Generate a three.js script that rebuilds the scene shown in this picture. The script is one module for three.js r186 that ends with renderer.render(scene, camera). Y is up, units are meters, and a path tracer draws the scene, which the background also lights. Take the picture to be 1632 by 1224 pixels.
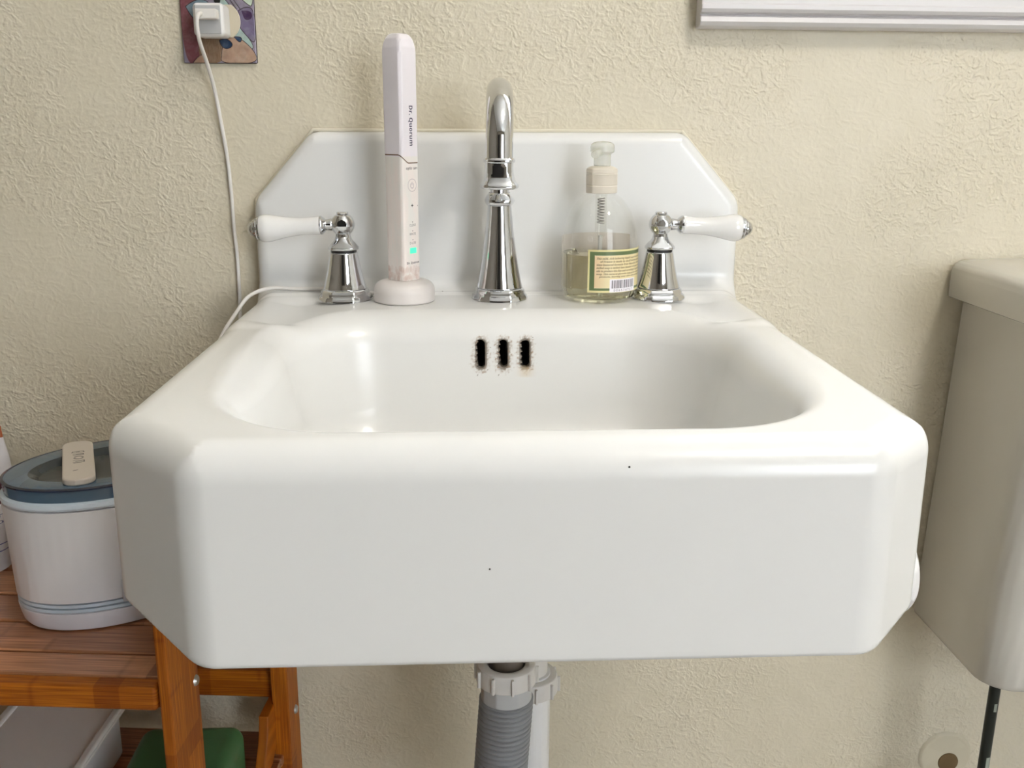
import * as THREE from 'three';
import { mergeGeometries, toCreasedNormals, mergeVertices } from 'three/addons/utils/BufferGeometryUtils.js';
import { RoundedBoxGeometry } from 'three/addons/geometries/RoundedBoxGeometry.js';
import { RectAreaLightUniformsLib } from 'three/addons/lights/RectAreaLightUniformsLib.js';

// ------------------------------------------------------------------ camera, sky, lamps, exposure
const DECK = 0.8;                                   // height of the sink deck above the floor
const scene = new THREE.Scene();
const camera = new THREE.PerspectiveCamera(41.99, 1632 / 1224, 0.02, 30);
camera.position.set(-0.0362, DECK + 0.1676, 1.03);
camera.rotation.set(-0.2583, -0.0489, 0.0039, 'YXZ');
scene.add(camera);
scene.background = new THREE.Color(0.90, 0.96, 1.03);   // overcast sky seen through the windows
scene.backgroundIntensity = 7.5;
const renderer = new THREE.WebGLRenderer({ antialias: true });
renderer.toneMapping = THREE.LinearToneMapping;
renderer.toneMappingExposure = 1.54;
renderer.shadowMap.enabled = true;
RectAreaLightUniformsLib.init();
const LAMP = { x: 0.75, y: 2.34, z: 1.25, power: 8 };   // frosted ceiling lamp, outside the frame

// ------------------------------------------------------------------ small tools
let seed = 7;
const rnd = () => { seed = (seed * 1664525 + 1013904223) >>> 0; return seed / 4294967296; };
const used = new Map();
function numbered(n) { const k = used.get(n) || 0; used.set(n, k + 1); return k ? n + '_' + String(k).padStart(3, '0') : n; }
const V = (x, y, z) => new THREE.Vector3(x, y, z);
const clamp = (x, a, b) => Math.min(b, Math.max(a, x));
const sstep = (a, b, x) => { const t = clamp((x - a) / (b - a), 0, 1); return t * t * (3 - 2 * t); };
const mix = (a, b, t) => a + (b - a) * t;
function thing(name, label, category, pos = [0, 0, 0], ry = 0, group) {
  const o = new THREE.Group(); o.name = numbered(name); o.position.set(...pos); o.rotation.y = ry;
  o.userData = { label, category }; if (group) o.userData.group = group;
  scene.add(o); return o;
}
function part(name, geo, material, parent, label) {
  const m = new THREE.Mesh(geo, material); m.name = name; m.castShadow = m.receiveShadow = true;
  if (label) m.userData.label = label;
  parent.add(m); return m;
}
function struct(name, geo, material, parent = scene) {
  const m = new THREE.Mesh(geo, material); m.name = name; m.castShadow = m.receiveShadow = true;
  if (parent === scene) m.userData.kind = 'structure';
  parent.add(m); return m;
}
const box = (w, h, d, x = 0, y = 0, z = 0) => { const g = new THREE.BoxGeometry(w, h, d); g.translate(x, y, z); return g; };
const rbox = (w, h, d, r, x = 0, y = 0, z = 0, s = 3) => { const g = new RoundedBoxGeometry(w, h, d, s, r); g.translate(x, y, z); return g; };
function lathe(pts, seg = 64, p0 = 0, pl = Math.PI * 2) { return new THREE.LatheGeometry(pts.map(([r, y]) => new THREE.Vector2(r, y)), seg, p0, pl); }
// rounded lathe profile: corners given as [r, y, fillet]
function profile(pts, n = 5) {
  const out = [];
  pts.forEach((p, i) => {
    const f = p[2] || 0;
    if (!f || i === 0 || i === pts.length - 1) { out.push([p[0], p[1]]); return; }
    const a = pts[i - 1], b = pts[i + 1];
    const la = Math.hypot(a[0] - p[0], a[1] - p[1]), lb = Math.hypot(b[0] - p[0], b[1] - p[1]);
    const fa = Math.min(f, la * 0.49), fb = Math.min(f, lb * 0.49);
    const A = [p[0] + (a[0] - p[0]) / la * fa, p[1] + (a[1] - p[1]) / la * fa], B = [p[0] + (b[0] - p[0]) / lb * fb, p[1] + (b[1] - p[1]) / lb * fb];
    for (let k = 0; k <= n; k++) { const t = k / n, u = 1 - t; out.push([u * u * A[0] + 2 * u * t * p[0] + t * t * B[0], u * u * A[1] + 2 * u * t * p[1] + t * t * B[1]]); }
  });
  return out;
}
function splineProfile(pts, n = 40) {
  const c = new THREE.CatmullRomCurve3(pts.map(([r, y]) => V(r, y, 0)), false, 'centripetal');
  return c.getPoints(n).map((p) => [Math.max(p.x, 0), p.y]);
}
function creasedLathe(pts, angle = 0.6, seg = 72) { return toCreasedNormals(lathe(pts, seg), angle); }
// loft through rings of equal length; ring runs from -x over +z to +x
function loft(rings, { capBottom = true, capTop = true, us, vs, crease = 0.7 } = {}) {
  const n = rings[0].length, pos = [], uv = [], idx = [];
  rings.forEach((r, j) => { for (let i = 0; i <= n; i++) { const p = r[i % n]; pos.push(p.x, p.y, p.z); uv.push(us ? (i === n ? 1 : us[i]) : i / n, vs ? vs(p, j) : j / (rings.length - 1)); } });
  const w = n + 1;
  for (let j = 0; j < rings.length - 1; j++) for (let i = 0; i < n; i++) { const a = j * w + i; idx.push(a, a + 1, a + w + 1, a, a + w + 1, a + w); }
  const cap = (r, j, up) => {
    const c = r.reduce((s, p) => s.add(p), V(0, 0, 0)).multiplyScalar(1 / n), k = pos.length / 3;
    pos.push(c.x, c.y, c.z); uv.push(0.02, vs ? vs(c, j) : up);
    for (let i = 0; i < n; i++) { const a = j * w + i, b = a + 1; if (up) idx.push(k, a, b); else idx.push(k, b, a); }
  };
  if (capBottom) cap(rings[0], 0, 0);
  if (capTop) cap(rings[rings.length - 1], rings.length - 1, 1);
  const g = new THREE.BufferGeometry();
  g.setAttribute('position', new THREE.Float32BufferAttribute(pos, 3));
  g.setAttribute('uv', new THREE.Float32BufferAttribute(uv, 2));
  g.setIndex(idx);
  return toCreasedNormals(g, crease);
}
const ellipseRing = (a, b, y, phi, n = 96) => Array.from({ length: n }, (_, i) => {
  const t = -Math.PI / 2 + i / n * Math.PI * 2, x = a * Math.sin(t), z = b * Math.cos(t), c = Math.cos(phi), s = Math.sin(phi);
  return V(x * c - z * s, y, x * s + z * c);
});
function tube(pts, r, seg = 80, rad = 10) { return new THREE.TubeGeometry(new THREE.CatmullRomCurve3(pts.map((p) => V(...p)), false, 'centripetal'), seg, r, rad, false); }
function texture(canvas, srgb = true) { const t = new THREE.CanvasTexture(canvas); if (srgb) t.colorSpace = THREE.SRGBColorSpace; t.magFilter = THREE.LinearFilter; return t; }
function canvasOf(w, h, draw) { const c = document.createElement('canvas'); c.width = w; c.height = h; draw(c.getContext('2d'), w, h); return c; }
function dataTexture(w, h, fn, srgb = true) {
  const d = new Uint8Array(w * h * 4);
  for (let y = 0; y < h; y++) for (let x = 0; x < w; x++) { const c = fn(x, y), k = (y * w + x) * 4; d[k] = clamp(c[0], 0, 255); d[k + 1] = clamp(c[1], 0, 255); d[k + 2] = clamp(c[2], 0, 255); d[k + 3] = 255; }
  const t = new THREE.DataTexture(d, w, h); t.wrapS = t.wrapT = THREE.RepeatWrapping; t.magFilter = THREE.LinearFilter; t.minFilter = THREE.LinearFilter;
  if (srgb) t.colorSpace = THREE.SRGBColorSpace; t.needsUpdate = true; return t;
}
// periodic gradient noise
const PERM = new Uint8Array(512); { const p = Array.from({ length: 256 }, (_, i) => i); for (let i = 255; i > 0; i--) { const j = Math.floor(rnd() * (i + 1)); [p[i], p[j]] = [p[j], p[i]]; } for (let i = 0; i < 512; i++) PERM[i] = p[i & 255]; }
const GX = Array.from({ length: 256 }, (_, i) => Math.cos(i * 2.399963)), GY = Array.from({ length: 256 }, (_, i) => Math.sin(i * 2.399963));
function noise(x, y, px, py, s = 0) {
  const xi = Math.floor(x), yi = Math.floor(y), fx = x - xi, fy = y - yi;
  const x0 = ((xi % px) + px) % px, x1 = (x0 + 1) % px, y0 = ((yi % py) + py) % py, y1 = (y0 + 1) % py;
  const h = (a, b) => PERM[(PERM[(a + s * 37) & 255] + b) & 255];
  const u = fx * fx * fx * (fx * (fx * 6 - 15) + 10), v = fy * fy * fy * (fy * (fy * 6 - 15) + 10);
  const g = (k, dx, dy) => GX[k] * dx + GY[k] * dy;
  const a = g(h(x0, y0), fx, fy), b = g(h(x1, y0), fx - 1, fy), c = g(h(x0, y1), fx, fy - 1), d = g(h(x1, y1), fx - 1, fy - 1);
  return (a + u * (b - a) + v * (c - a + u * (a - b - c + d))) * 1.41;
}

// ------------------------------------------------------------------ materials
const std = (color, roughness = 0.5, extra = {}) => new THREE.MeshPhysicalMaterial({ color, roughness, ...extra });
const lin = (r, g, b) => new THREE.Color().setRGB(r, g, b);
// painted plaster: lumpy roller texture, some patches smoother
const plasterBump = dataTexture(2048, 2048, (() => (x, y) => {
  const u = x / 2048, v = y / 2048;
  const wx = noise(u * 60, v * 60, 60, 60, 3) * 0.006, wy = noise(u * 60, v * 60, 60, 60, 4) * 0.006;
  const lump = noise((u + wx) * 170, (v + wy) * 220, 170, 220, 1), lump2 = noise((u + wy) * 300, (v + wx) * 320, 300, 320, 2);
  const patch = sstep(-0.35, 0.35, noise(u * 7, v * 7, 7, 7, 5) + 0.4 * noise(u * 17, v * 17, 17, 17, 6));
  const flow = noise((u + wx) * 40, (v + wy) * 64, 40, 64, 8);
  let h = 0.42 + 0.26 * sstep(-0.1, 0.55, lump) + 0.16 * sstep(0, 0.6, lump2) + 0.09 * noise(u * 500, v * 500, 500, 500, 7) + 0.14 * flow;
  h = mix(0.5 + 0.08 * flow + 0.05 * lump, h, 0.3 + 0.7 * patch);
  const k = h * 255; return [k, k, k];
})(), false);
const plasterMap = dataTexture(512, 512, (x, y) => {
  const u = x / 512, v = y / 512, n = noise(u * 6, v * 6, 6, 6, 9) * 4 + noise(u * 40, v * 40, 40, 40, 10) * 2;
  return [217 + n, 208 + n, 186 + n * 1.2];
});
const wallM = std(0xffffff, 0.42, { map: plasterMap, bumpMap: plasterBump, bumpScale: 0.0017, specularIntensity: 0.8 });
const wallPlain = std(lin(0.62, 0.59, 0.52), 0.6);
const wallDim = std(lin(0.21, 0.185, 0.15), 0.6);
const ceilM = std(lin(0.8, 0.79, 0.75), 0.8);
const floorM = std(lin(0.42, 0.39, 0.35), 0.5);
const trimM = std(lin(0.67, 0.645, 0.64), 0.35);
const enamelM = std(0xffffff, 0.27, { vertexColors: true, clearcoat: 0.2, clearcoatRoughness: 0.16 });
const ironM = std(lin(0.012, 0.010, 0.009), 0.95, { side: THREE.DoubleSide });
const chromeM = std(lin(0.68, 0.69, 0.71), 0.05, { metalness: 1 });
const grooveM = std(lin(0.03, 0.03, 0.03), 0.4, { metalness: 0.6 });
const porcelainM = std(lin(0.85, 0.84, 0.82), 0.12, { clearcoat: 0.6, clearcoatRoughness: 0.05 });
const cableM = std(lin(0.78, 0.75, 0.71), 0.45);
const whitePlasticM = std(lin(0.80, 0.79, 0.78), 0.35);
const tankM = std(lin(0.60, 0.575, 0.52), 0.22, { clearcoat: 0.3, clearcoatRoughness: 0.1 });

// bamboo and stained slat wood, grain along u
function woodTexture(w, h, strips, tones, grain, s) {
  const tone = Array.from({ length: strips * 3 }, () => rnd()), cut = Array.from({ length: strips }, () => rnd());
  return dataTexture(w, h, (x, y) => {
    const u = x / w, v = y / h, k = Math.floor(v * strips), seg = Math.floor(u * 2 + cut[k]) % 3, t = tone[k * 3 + seg];
    const g = noise(u * 6, v * 90, 6, 90, s) * 0.6 + noise(u * 14, v * 220, 14, 220, s + 1) * 0.4;
    const ring = Math.exp(-Math.pow(((u * 3.3 + k * 0.37) % 1 - 0.5) * 60, 2)) * 0.35;
    const f = clamp(0.5 + (t - 0.5) * 0.5 + g * grain - ring * 0.6, 0, 1);
    return [0, 1, 2].map((i) => mix(tones[0][i], tones[1][i], f));
  });
}
const bambooMap = woodTexture(512, 256, 4, [[116, 50, 4], [198, 116, 24]], 0.7, 21);
const slatMap = woodTexture(512, 256, 2, [[122, 74, 44], [206, 146, 104]], 0.7, 31);
const bambooM = std(0xffffff, 0.5, { map: bambooMap, specularIntensity: 0.6 });
const slatM = std(0xffffff, 0.3, { map: slatMap, clearcoat: 0.4, clearcoatRoughness: 0.18 });

// ------------------------------------------------------------------ the room
const X0 = -1.2, X1 = 2.7, ZF = 3.2, TOP = 2.45, TH = 0.12;
function wallWithHole(w0, w1, holes, thick) {           // drawn in x/y, extruded back from z = 0
  const s = new THREE.Shape([new THREE.Vector2(w0, 0), new THREE.Vector2(w1, 0), new THREE.Vector2(w1, TOP), new THREE.Vector2(w0, TOP)]);
  for (const [a, b, c, d] of holes) s.holes.push(new THREE.Path([new THREE.Vector2(a, c), new THREE.Vector2(a, d), new THREE.Vector2(b, d), new THREE.Vector2(b, c)]));
  const g = new THREE.ExtrudeGeometry(s, { depth: thick, bevelEnabled: false }); g.translate(0, 0, -thick); return g;
}
const WB = [0.30, 1.10, DECK + 0.37, 2.15];             // window above the painted apron, outside the frame
struct('wall_back', wallWithHole(X0 - TH, X1 + TH, [WB], TH), wallM);
const WF = [0.85, 2.05, 0.62, 2.10];                    // window in the wall behind the camera, to its right
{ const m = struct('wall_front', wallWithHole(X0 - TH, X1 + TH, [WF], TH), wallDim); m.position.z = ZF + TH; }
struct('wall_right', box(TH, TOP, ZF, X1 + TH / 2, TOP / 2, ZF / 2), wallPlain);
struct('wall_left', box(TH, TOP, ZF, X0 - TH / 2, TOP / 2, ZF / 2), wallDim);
struct('floor', box(X1 - X0 + 2 * TH, TH, ZF + 2 * TH, (X0 + X1) / 2, -TH / 2, ZF / 2), floorM);
struct('ceiling', box(X1 - X0 + 2 * TH, TH, ZF + 2 * TH, (X0 + X1) / 2, TOP + TH / 2, ZF / 2), ceilM);
function windowFrame(name, w, h, place) {
  const g = new THREE.Group(); g.name = name; g.userData.kind = 'structure'; scene.add(g); place(g);
  const f = 0.045;
  struct('window_frame', mergeGeometries([box(w, f, 0.05, 0, f / 2, 0), box(w, f, 0.05, 0, h - f / 2, 0), box(f, h - 2 * f, 0.05, -w / 2 + f / 2, h / 2, 0), box(f, h - 2 * f, 0.05, w / 2 - f / 2, h / 2, 0), box(w - 2 * f, 0.035, 0.045, 0, h / 2, 0)]), trimM, g);
  const glass = std(0xffffff, 0.0, { transmission: 1, thickness: 0 });
  struct('window_pane', box(w - 2 * f, h / 2 - f - 0.0175, 0.004, 0, (f + h / 2 - 0.0175) / 2, 0), glass, g);
  struct('window_pane', box(w - 2 * f, h / 2 - f - 0.0175, 0.004, 0, h / 2 + 0.0175 + (h / 2 - f - 0.0175) / 2, 0), glass, g);
}
windowFrame('window_1', WB[1] - WB[0], WB[3] - WB[2], (g) => g.position.set((WB[0] + WB[1]) / 2, WB[2], -0.06));
windowFrame('window_2', WF[1] - WF[0], WF[3] - WF[2], (g) => g.position.set((WF[0] + WF[1]) / 2, WF[2], ZF + 0.06));
// dark door opposite the sink, seen only in the chrome
{
  const d = new THREE.Group(); d.name = 'door_1'; d.userData.kind = 'structure'; d.position.set(-0.3, 0, ZF - 0.02); d.scale.x = 1.2; scene.add(d);
  struct('door_panel', mergeGeometries([rbox(0.8, 2.03, 0.036, 0.004, 0, 1.02, 0), rbox(0.26, 0.8, 0.02, 0.006, -0.18, 0.55, -0.016), rbox(0.26, 0.8, 0.02, 0.006, 0.18, 0.55, -0.016), rbox(0.26, 0.7, 0.02, 0.006, -0.18, 1.5, -0.016), rbox(0.26, 0.7, 0.02, 0.006, 0.18, 1.5, -0.016)]), std(lin(0.012, 0.010, 0.009), 0.8), d);
}
// painted apron under the window: flat board over a rounded bead
{
  const s = new THREE.Shape(), z = (a, b) => new THREE.Vector2(a, b);
  s.setFromPoints([z(0, 0), z(0.012, 0), z(0.0165, 0.0015), z(0.019, 0.0045), z(0.018, 0.008), z(0.0145, 0.0105), z(0.016, 0.0125), z(0.0205, 0.0135), z(0.0225, 0.016), z(0.0225, 0.019), z(0.021, 0.0205), z(0.0205, 0.105), z(0, 0.105)]);
  const g = new THREE.ExtrudeGeometry(s, { depth: 0.97, bevelEnabled: true, bevelThickness: 0.0015, bevelSize: 0.001, bevelSegments: 2 });
  g.rotateY(Math.PI / 2); g.scale(1, 1, -1);            // profile x -> +z, length -> +x
  const idx = g.index; if (!idx) { const p = g.attributes.position, n = g.attributes.normal; for (let i = 0; i < p.count; i += 3) for (const a of [p, n, g.attributes.uv]) { const sz = a.itemSize; for (let k = 0; k < sz; k++) { const t = a.array[(i + 1) * sz + k]; a.array[(i + 1) * sz + k] = a.array[(i + 2) * sz + k]; a.array[(i + 2) * sz + k] = t; } } }
  g.computeVertexNormals();
  const m = struct('trim_1', g, trimM); m.position.set(0.1945, DECK + 0.2555, 0.0012); m.rotation.z = -0.004;
}
// ceiling lamp, outside the frame
{
  const l = thing('ceiling_lamp', 'small frosted globe lamp on the ceiling', 'lamp', [LAMP.x, TOP, LAMP.z]);
  part('mount', creasedLathe([[0, 0], [0.06, 0], [0.06, -0.03], [0, -0.03]].reverse()), whitePlasticM, l);
  part('glass_shade', lathe(splineProfile([[0.001, -0.13], [0.035, -0.122], [0.052, -0.095], [0.048, -0.06], [0.03, -0.032]]), 48), std(lin(0.85, 0.84, 0.8), 0.5, { emissive: lin(1, 0.95, 0.88), emissiveIntensity: 6.0 }), l);
  const p = new THREE.PointLight(lin(1, 0.95, 0.88), LAMP.power * 0.22, 0, 2); p.position.set(LAMP.x, TOP - 0.16, LAMP.z); p.castShadow = true; p.shadow.radius = 6; scene.add(p);
}

// ------------------------------------------------------------------ the sink (signed distance field, meshed on an uneven grid)
const W = 0.242, D = 0.517, SPLASH_Z = 0.026, H1 = 0.089, H2 = 0.1556, WT = 0.1834, BOT = -0.136;
const rInt = (a, b, r) => Math.hypot(Math.max(a + r, 0), Math.max(b + r, 0)) - r + Math.min(Math.max(a, b) + r, 0);
const rUni = (a, b, r) => Math.max(r, Math.min(a, b)) - Math.hypot(Math.max(r - a, 0), Math.max(r - b, 0));
const SLOTS = [-0.0215, -0.0013, 0.0183];
function sinkSDF(x, y, z) {
  const ax = Math.abs(x);
  const wz = W + (x < 0 ? 0.019 : 0.003) * z, side = ax - wz, front = z - D, cham = (ax - wz + z - D + (x < 0 ? 0.064 : 0.044)) * Math.SQRT1_2;
  const plan = rInt(rInt(side, cham, 0.007), front, 0.008);
  // rim height: deck strip under the splash, shallow soap hollows in the rear corners
  const hollow = Math.exp(-Math.pow((ax - 0.193) / 0.026, 2)) * sstep(0.05, 0.075, z) * (1 - sstep(0.165, 0.188, z));
  const top = y - (0.0022 * (1 - sstep(0.045, 0.052, z)) - 0.006 * hollow - 0.003 * sstep(0.17, 0.2, z));
  let d = rInt(plan, top, 0.0215);
  d = rInt(d, BOT + 0.24 * clamp(D - z, 0, 0.07) - y, 0.005);
  // bowl
  const cz = 0.3145, hx = 0.186, hz = 0.1645, rc = 0.082;
  const qx = ax - hx + rc, qz = Math.abs(z - cz) - hz + rc;
  let pl = Math.hypot(Math.max(qx, 0), Math.max(qz, 0)) + Math.min(Math.max(qx, qz), 0) - rc;
  pl = (pl + 0.2 * Math.max(-y, -0.05)) / 1.02;
  const fl = -0.125 - y;
  const bowl = rInt(pl, fl, 0.045);
  const rr = mix(0.026, 0.012, sstep(0.3, 0.46, z));
  d = Math.min(rInt(d, -bowl, rr), Math.max(bowl - 0.012, -bowl, y + 0.06));
  // splash back
  const ch = ((ax - W) * (H2 - H1) + (y - H1) * (W - WT)) / Math.hypot(H2 - H1, W - WT);
  const pol = rInt(rInt(ax - W, ch, 0.006), y - H2, 0.006);
  const splash = Math.max(rInt(rInt(pol, z - SPLASH_Z, 0.0115), -0.05 - y, 0.001), -z);
  d = Math.max(rUni(d, splash, 0.016), ax - wz);
  // overflow slots, ragged from wear
  if (ax < 0.04 && z > 0.1 && z < 0.2 && y > -0.07) {
    for (let i = 0; i < 3; i++) {
      const dx = x - SLOTS[i], dy = Math.max(Math.abs(y + 0.0355) - 0.0085, 0);
      const rag = 0.0007 * Math.sin(y * 1300 + i * 2.1) + 0.0005 * Math.sin(y * 3100 + i);
      const s = Math.max(Math.hypot(dx + rag * 0.6, dy) - 0.0037 - rag * 0.5, 0.128 - z);
      d = rInt(d, -s, 0.0012);
    }
  }
  return Math.max(d, 0.0005 - z);
}
function axis(a, b, step, fine) {                        // fine: [from, to, step]
  const out = []; let x = a;
  while (x < b + 1e-9) { out.push(x); x += fine && x >= fine[0] - 1e-9 && x < fine[1] ? fine[2] : step; }
  out.push(b + step); return out;
}
function meshSDF(f, xs, ys, zs) {
  const nx = xs.length, ny = ys.length, nz = zs.length, val = new Float32Array(nx * ny * nz), B = 8;
  const id = (i, j, k) => (k * ny + j) * nx + i;
  for (let k0 = 0; k0 < nz; k0 += B) for (let j0 = 0; j0 < ny; j0 += B) for (let i0 = 0; i0 < nx; i0 += B) {
    const i1 = Math.min(i0 + B, nx), j1 = Math.min(j0 + B, ny), k1 = Math.min(k0 + B, nz);
    const cx = (xs[i0] + xs[i1 - 1]) / 2, cy = (ys[j0] + ys[j1 - 1]) / 2, czz = (zs[k0] + zs[k1 - 1]) / 2;
    const rad = Math.hypot(xs[i1 - 1] - cx, ys[j1 - 1] - cy, zs[k1 - 1] - czz);
    const c = f(cx, cy, czz), far = Math.abs(c) > rad * 1.5 + 0.012;
    for (let k = k0; k < k1; k++) for (let j = j0; j < j1; j++) for (let i = i0; i < i1; i++) val[id(i, j, k)] = far ? c : f(xs[i], ys[j], zs[k]);
  }
  const vid = new Int32Array(nx * ny * nz).fill(-1), pos = [], idx = [];
  const corners = [[0, 0, 0], [1, 0, 0], [0, 1, 0], [1, 1, 0], [0, 0, 1], [1, 0, 1], [0, 1, 1], [1, 1, 1]];
  const edges = [[0, 1], [2, 3], [4, 5], [6, 7], [0, 2], [1, 3], [4, 6], [5, 7], [0, 4], [1, 5], [2, 6], [3, 7]];
  const v8 = new Float32Array(8);
  for (let k = 0; k < nz - 1; k++) for (let j = 0; j < ny - 1; j++) for (let i = 0; i < nx - 1; i++) {
    let m = 0; for (let q = 0; q < 8; q++) { const c = corners[q]; v8[q] = val[id(i + c[0], j + c[1], k + c[2])]; if (v8[q] < 0) m |= 1 << q; }
    if (m === 0 || m === 255) continue;
    let n = 0, px = 0, py = 0, pz = 0;
    for (const [a, b] of edges) {
      if ((v8[a] < 0) === (v8[b] < 0)) continue;
      const t = v8[a] / (v8[a] - v8[b]), A = corners[a], C = corners[b];
      px += A[0] + (C[0] - A[0]) * t; py += A[1] + (C[1] - A[1]) * t; pz += A[2] + (C[2] - A[2]) * t; n++;
    }
    px /= n; py /= n; pz /= n;
    vid[id(i, j, k)] = pos.length / 3;
    pos.push(mix(xs[i], xs[i + 1], px), mix(ys[j], ys[j + 1], py), mix(zs[k], zs[k + 1], pz));
  }
  const quad = (a, b, c, d, flip) => { if (flip) idx.push(a, c, b, a, d, c); else idx.push(a, b, c, a, c, d); };
  for (let k = 1; k < nz - 1; k++) for (let j = 1; j < ny - 1; j++) for (let i = 1; i < nx - 1; i++) {
    const s = val[id(i, j, k)] < 0;
    if (s !== val[id(i + 1, j, k)] < 0) quad(vid[id(i, j - 1, k - 1)], vid[id(i, j, k - 1)], vid[id(i, j, k)], vid[id(i, j - 1, k)], !s);
    if (s !== val[id(i, j + 1, k)] < 0) quad(vid[id(i - 1, j, k - 1)], vid[id(i - 1, j, k)], vid[id(i, j, k)], vid[id(i, j, k - 1)], !s);
    if (s !== val[id(i, j, k + 1)] < 0) quad(vid[id(i - 1, j - 1, k)], vid[id(i, j - 1, k)], vid[id(i, j, k)], vid[id(i - 1, j, k)], !s);
  }
  const nor = new Float32Array(pos.length), e = 0.0006;
  for (let v = 0; v < pos.length; v += 3) {
    for (let it = 0; it < 3; it++) {
      const x = pos[v], y = pos[v + 1], z = pos[v + 2];
      let gx = f(x + e, y, z) - f(x - e, y, z), gy = f(x, y + e, z) - f(x, y - e, z), gz = f(x, y, z + e) - f(x, y, z - e);
      const g = Math.hypot(gx, gy, gz) || 1; gx /= g; gy /= g; gz /= g;
      nor[v] = gx; nor[v + 1] = gy; nor[v + 2] = gz;
      if (it < 2) { const dd = clamp(f(x, y, z), -0.001, 0.001); pos[v] -= gx * dd; pos[v + 1] -= gy * dd; pos[v + 2] -= gz * dd; }
    }
  }
  const g = new THREE.BufferGeometry();
  g.setAttribute('position', new THREE.Float32BufferAttribute(pos, 3));
  g.setAttribute('normal', new THREE.Float32BufferAttribute(nor, 3));
  g.setIndex(idx); return g;
}
const sink = thing('sink', 'white enamelled wall-hung sink with chamfered front corners and clipped splashback', 'sink', [0, DECK, 0]);
{
  const st = 0.0028;
  const g = meshSDF(sinkSDF, axis(-0.259, 0.256, st, [-0.034, 0.031, 0.0009]), axis(-0.155, 0.162, st, [-0.056, -0.018, 0.0009]), axis(-0.006, 0.524, st, [0.138, 0.162, 0.0009]));
  const p = g.attributes.position, col = new Float32Array(p.count * 3);
  for (let i = 0; i < p.count; i++) {
    const x = p.getX(i), y = p.getY(i), z = p.getZ(i);
    let r = 0.80, gg = 0.795, b = 0.775;
    if (z > 0.12 && z < 0.19 && Math.abs(x) < 0.034 && y < -0.018 && y > -0.056) {      // chipped enamel, rust and grey scum round the overflow slots
      let ds = 1; for (const sx of SLOTS) ds = Math.min(ds, Math.hypot(x - sx, Math.max(Math.abs(y + 0.0355) - 0.0085, 0)) - 0.0037);
      const n1 = noise(x * 420 + 900, y * 420 + 900, 4096, 4096, 41), n2 = noise(x * 900 + 900, y * 900 + 900, 4096, 4096, 42);
      const ring = 1 - sstep(0.0013, 0.0024 + 0.0016 * n1, ds), wear = (1 - sstep(0.0022, 0.0056 + 0.0030 * n1, ds)) * sstep(-0.5, 0.3, n2 + 0.6 * n1);
      const c = 0.25 + 0.35 * n2;
      r = mix(r, 0.48 + 0.1 * c, wear * 0.75); gg = mix(gg, 0.42 + 0.1 * c, wear * 0.75); b = mix(b, 0.36 + 0.1 * c, wear * 0.75);
      r = mix(r, 0.17 + 0.12 * c, ring * 0.9); gg = mix(gg, 0.14 + 0.09 * c, ring * 0.9); b = mix(b, 0.11 + 0.07 * c, ring * 0.9);
      const spot = sstep(0.32, 0.55, n1 * 0.8 + n2 * 0.4) * (1 - sstep(0.003, 0.0075, ds)) * 0.8;
      r = mix(r, 0.36, spot); gg = mix(gg, 0.24, spot); b = mix(b, 0.16, spot);
      const run = Math.exp(-Math.pow((x - 0.0185) / 0.006, 2)) * sstep(-0.0445, -0.049, y) * (1 - sstep(-0.052, -0.060, y)) * 0.35;
      r = mix(r, 0.66, run); gg = mix(gg, 0.46, run); b = mix(b, 0.22, run);
    }
    col[i * 3] = r; col[i * 3 + 1] = gg; col[i * 3 + 2] = b;
  }
  g.setAttribute('color', new THREE.BufferAttribute(col, 3));
  part('sink_body', g, enamelM, sink);
  for (const sx of SLOTS) {                             // bare iron lining inside each overflow slot
    const s = new THREE.Shape(); s.absarc(0, 0.0085, 0.0041, 0, Math.PI); s.absarc(0, -0.0085, 0.0041, Math.PI, 2 * Math.PI);
    const hole = new THREE.Path(); hole.absarc(0, 0.0085, 0.0033, 0, Math.PI); hole.absarc(0, -0.0085, 0.0033, Math.PI, 2 * Math.PI); s.holes.push(hole);
    const t = new THREE.ExtrudeGeometry(s, { depth: 0.0225, bevelEnabled: false, curveSegments: 12 });
    const b = new THREE.Shape(); b.absarc(0, 0.0085, 0.0041, 0, Math.PI); b.absarc(0, -0.0085, 0.0041, Math.PI, 2 * Math.PI);
    const bk = new THREE.ExtrudeGeometry(b, { depth: 0.001, bevelEnabled: false, curveSegments: 12 });
    const m = part('overflow_slot', mergeGeometries([t, bk]), ironM, sink, 'dark rusted overflow slot'); m.position.set(sx, -0.0355, 0.1285);
  }
  const chip = new THREE.IcosahedronGeometry(1, 1);
  for (const [x, y, z, nx, ny, nz] of [[0.0535, -0.0161, 0.5155, 0.9, 0.9, 0.3], [-0.0231, -0.0748, 0.5169, 0.9, 0.9, 0.3], [-0.0573, 0.0028, 0.045, 0.9, 0.3, 0.9]]) {
    const m = part('enamel_chip', chip, ironM, sink); m.position.set(x, y, z); m.scale.set(nx * 0.0007, ny * 0.0007, nz * 0.0007);
  }
  const bolt = part('mounting_bolt', creasedLathe([[0, -0.012], [0.006, -0.012], [0.006, -0.004], [0.009, -0.004], [0.009, 0.004], [0, 0.004]], 0.5, 24), std(lin(0.3, 0.28, 0.25), 0.5, { metalness: 0.8 }), sink); bolt.position.set(-0.103, BOT - 0.003, 0.2);
  bolt.position.y = BOT - 0.003;
}
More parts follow.
